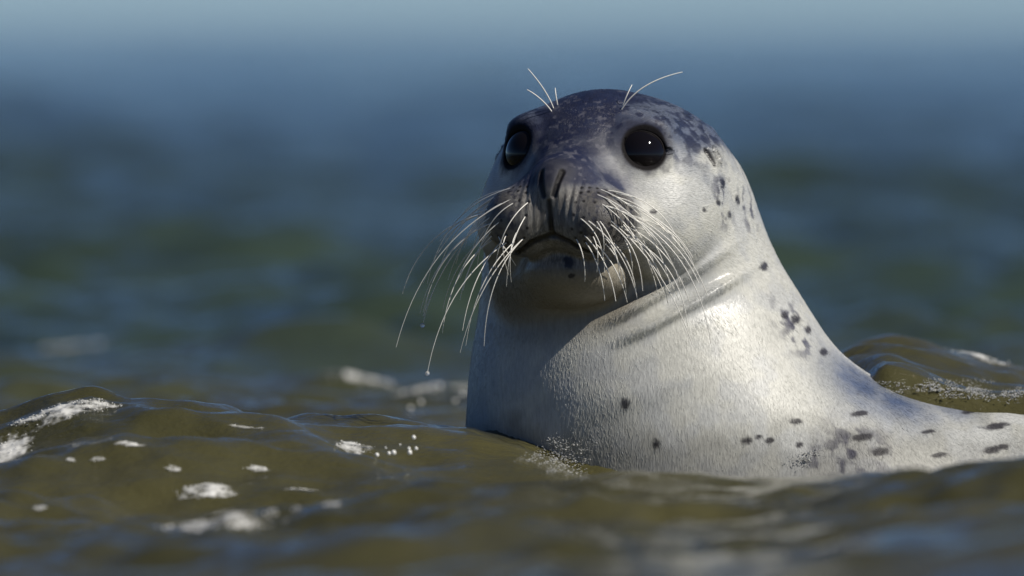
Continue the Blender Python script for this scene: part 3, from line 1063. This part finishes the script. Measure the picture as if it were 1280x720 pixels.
def film(patches, seed, bubbles, thick):
    """thin joined sheets of froth lying on the water, ragged at the rim, with holes; returns vertices and faces"""
    VV, FF, CV, base = [], [], [], 0
    for (cx, cy, hw, hh, n, r0, r1, tilt) in patches:
        c0 = surface_hit(np.array([float(cx)]), np.array([float(cy)]), False)[0]
        k = (DIST + c0[1]) / DIST
        ex = hw * PX * k * 1.2
        top, bot = surface_hit(np.array([cx, cx], float), np.array([cy - hh, cy + hh], float), False)
        ey = float(np.clip(abs(top[1] - bot[1]) * .5, hh * PX * 2, hh * PX * 6)) * 1.2
        st = max(.0009, ex / 90)
        gx_, gy_ = np.arange(-ex, ex, st), np.arange(-ey, ey, max(st, ey / 70))
        GX, GY = np.meshgrid(gx_, gy_)
        sh = tilt * GX / hw * hh * (-ey / (hh * PX * 1.45)) * PX * 1.0
        u, v = GX / ex, GY / ey
        q = np.stack([GX.ravel() / (PX * 18) + seed, GY.ravel() / ey * 2.2, np.full(GX.size, seed * 3.1)], 1)
        nz = fbm(q, 1.0, 3, seed).reshape(GX.shape)
        fine_ = fbm(np.stack([GX.ravel(), GY.ravel() * .5, 0 * GX.ravel() + seed], 1), 240, 2, seed + 4).reshape(GX.shape)
        m = .85 - (u * u + v * v) * 1.05 + (nz - .5) * 1.9 + (fine_ - .5) * .8
        WX, WY = c0[0] + GX, c0[1] + GY - tilt * GX * (ey / (hh * PX * 1.45)) * -1.0 * .0 + sh
        WZ = water_z(WX.ravel(), WY.ravel()).reshape(GX.shape)
        th = np.clip(m, 0, .6) ** .6 * (.0004 + thick * fine_)
        ok = m > .0
        cell = ok[:-1, :-1] & ok[1:, :-1] & ok[:-1, 1:] & ok[1:, 1:]
        nx_ = GX.shape[1]
        jj, ii_ = np.nonzero(cell)
        f0 = jj * nx_ + ii_
        Fq = np.stack([f0, f0 + 1, f0 + nx_ + 1, f0 + nx_], 1)
        used, inv = np.unique(Fq, return_inverse=True)
        P = np.stack([WX.ravel(), WY.ravel(), (WZ + th + .0006).ravel()], 1)[used]
        if len(P) == 0:
            continue
        Fq = inv.reshape(-1, 4) + base
        VV.append(P); CV.append(m.ravel()[used]); FF.append(np.concatenate([Fq[:, [0, 1, 2]], Fq[:, [0, 2, 3]]])); base += len(P)
        nb = bubbles if bubbles else 0
        if nb:                                                     # single bubbles along the raft
            sel = RNG.integers(0, len(P), min(nb, len(P)))
            for p in P[sel]:
                rr_ = (r0 + (r1 - r0) * RNG.uniform() ** 2.5) * .001
                VV.append(IV1 * rr_ * np.array([1, 1, .8]) + p + np.array([RNG.normal(0, .002), RNG.normal(0, .004), 0]))
                CV.append(np.full(len(IV1), 2.0)); FF.append(IF1 + base); base += len(IV1)
    return np.concatenate(VV), np.concatenate(FF), np.concatenate(CV)

def raft(label, patches, seed, bubbles=120, thick=.0012):
    Vf, Ff, Cf = film(patches, seed, bubbles, thick)
    me = mesh_from('sea_foam', Vf, Ff)
    ca = me.attributes.new('cover', 'FLOAT', 'POINT')
    ca.data.foreach_set('value', Cf.astype(np.float32))
    o = link('sea_foam', me, MFILM)
    tag(o, label, 'foam', kind='stuff')

raft('white foam cap on the wave crest left of the seal', [(72, 514, 50, 9, 0, .2, .8, -.28), (118, 506, 28, 6, 0, .2, .8, .15), (36, 529, 22, 4, 0, .2, .8, -.3)], 1, 120, .0022)
raft('oval raft of white foam low on the wave face', [(8, 569, 34, 12, 0, .2, .8, -.35)], 2, 60)
raft('ragged white foam raft in the trough before the blurred swell', [(258, 616, 36, 9, 0, .2, .8, -.15)], 3, 60)
raft('small bubbly foam raft beside the bright droplets', [(441, 560, 23, 8, 0, .2, .9, -.3)], 4, 60)
raft('loose flecks of foam scattered over the wave face', [(120, 580, 10, 3, 0, .2, .7, 0), (88, 578, 7, 2, 0, .2, .7, 0), (160, 556, 22, 3, 0, .2, .7, .1), (215, 589, 11, 3, 0, .2, .7, 0),
     (48, 637, 9, 3, 0, .2, .7, 0), (411, 633, 16, 3, 0, .2, .7, 0), (322, 591, 15, 3, 0, .2, .7, .2), (372, 616, 26, 2, 0, .2, .7, .1), (305, 536, 22, 2, 0, .2, .7, -.1)], 5, 6)
raft('streaks of white foam on the waves behind the seal', [(92, 434, 60, 9, 0, .8, 2, .22), (455, 474, 46, 6, 0, .8, 2, -.35), (520, 488, 34, 5, 0, .8, 2, 0), (575, 486, 20, 6, 0, .8, 2, 0)], 6, 20)
raft('white froth along the lip of the wave behind the seal back', [(1225, 448, 40, 3, 0, .2, .8, .22)], 7, 60)
raft('pale foam raft floating on the near blurred swell', [(292, 645, 80, 7, 0, .3, 1.0, -.05), (250, 656, 46, 4, 0, .3, 1.0, 0)], 8, 30)
foam('clear bubbles where the water meets the seal chest', [(702, 572, 42, 22, 2600, .25, 1.1, 0), (690, 552, 20, 7, 340, .25, 1.0, 0)], MG, seal=True)
foam('glistening bubbles washing over the seal back', [(1180, 486, 70, 12, 3600, .25, 1.2, .05), (1255, 494, 40, 8, 1400, .25, 1.2, .05)], MG, seal=True)
foam('brownish froth against the seal shoulder', [(1008, 572, 15, 12, 800, .25, 1.0, -.5)], MG, seal=True)

Vd, Fd = uv_ball(1.0, 14, 10, 1.1)
for px, py, y, r, grp in [(471, 569, -.34, 2.0, 0), (486, 567, -.34, 1.8, 0), (492, 566, -.34, 2.3, 0), (512, 566, -.34, 2.3, 0), (511, 561, -.34, 1.6, 0), (520, 561, -.34, 1.7, 0),
                          (517, 547, -.34, 2.0, 0), (500, 556, -.34, .9, 0), (482, 560, -.34, .9, 0), (513, 510, 1.0, 2.0, 1), (526, 503, 1.0, 2.2, 1), (555, 514, 1.0, 2.2, 1), (569, 501, 1.0, 2.0, 1), (578, 493, 1.0, 2.0, 1)]:
    o = link('water_droplet', mesh_from('water_droplet', np.array(Vd) * r * .0008, Fd), MD)
    o.location = tuple(pos(px, py, y))
    if grp == 0:
        tag(o, 'bright round water droplet flung above the wave left of the neck', 'droplet', 'droplets flung above the wave')
    else:
        tag(o, 'blurred water droplet in the air behind the seal neck', 'droplet', 'droplets behind the neck')
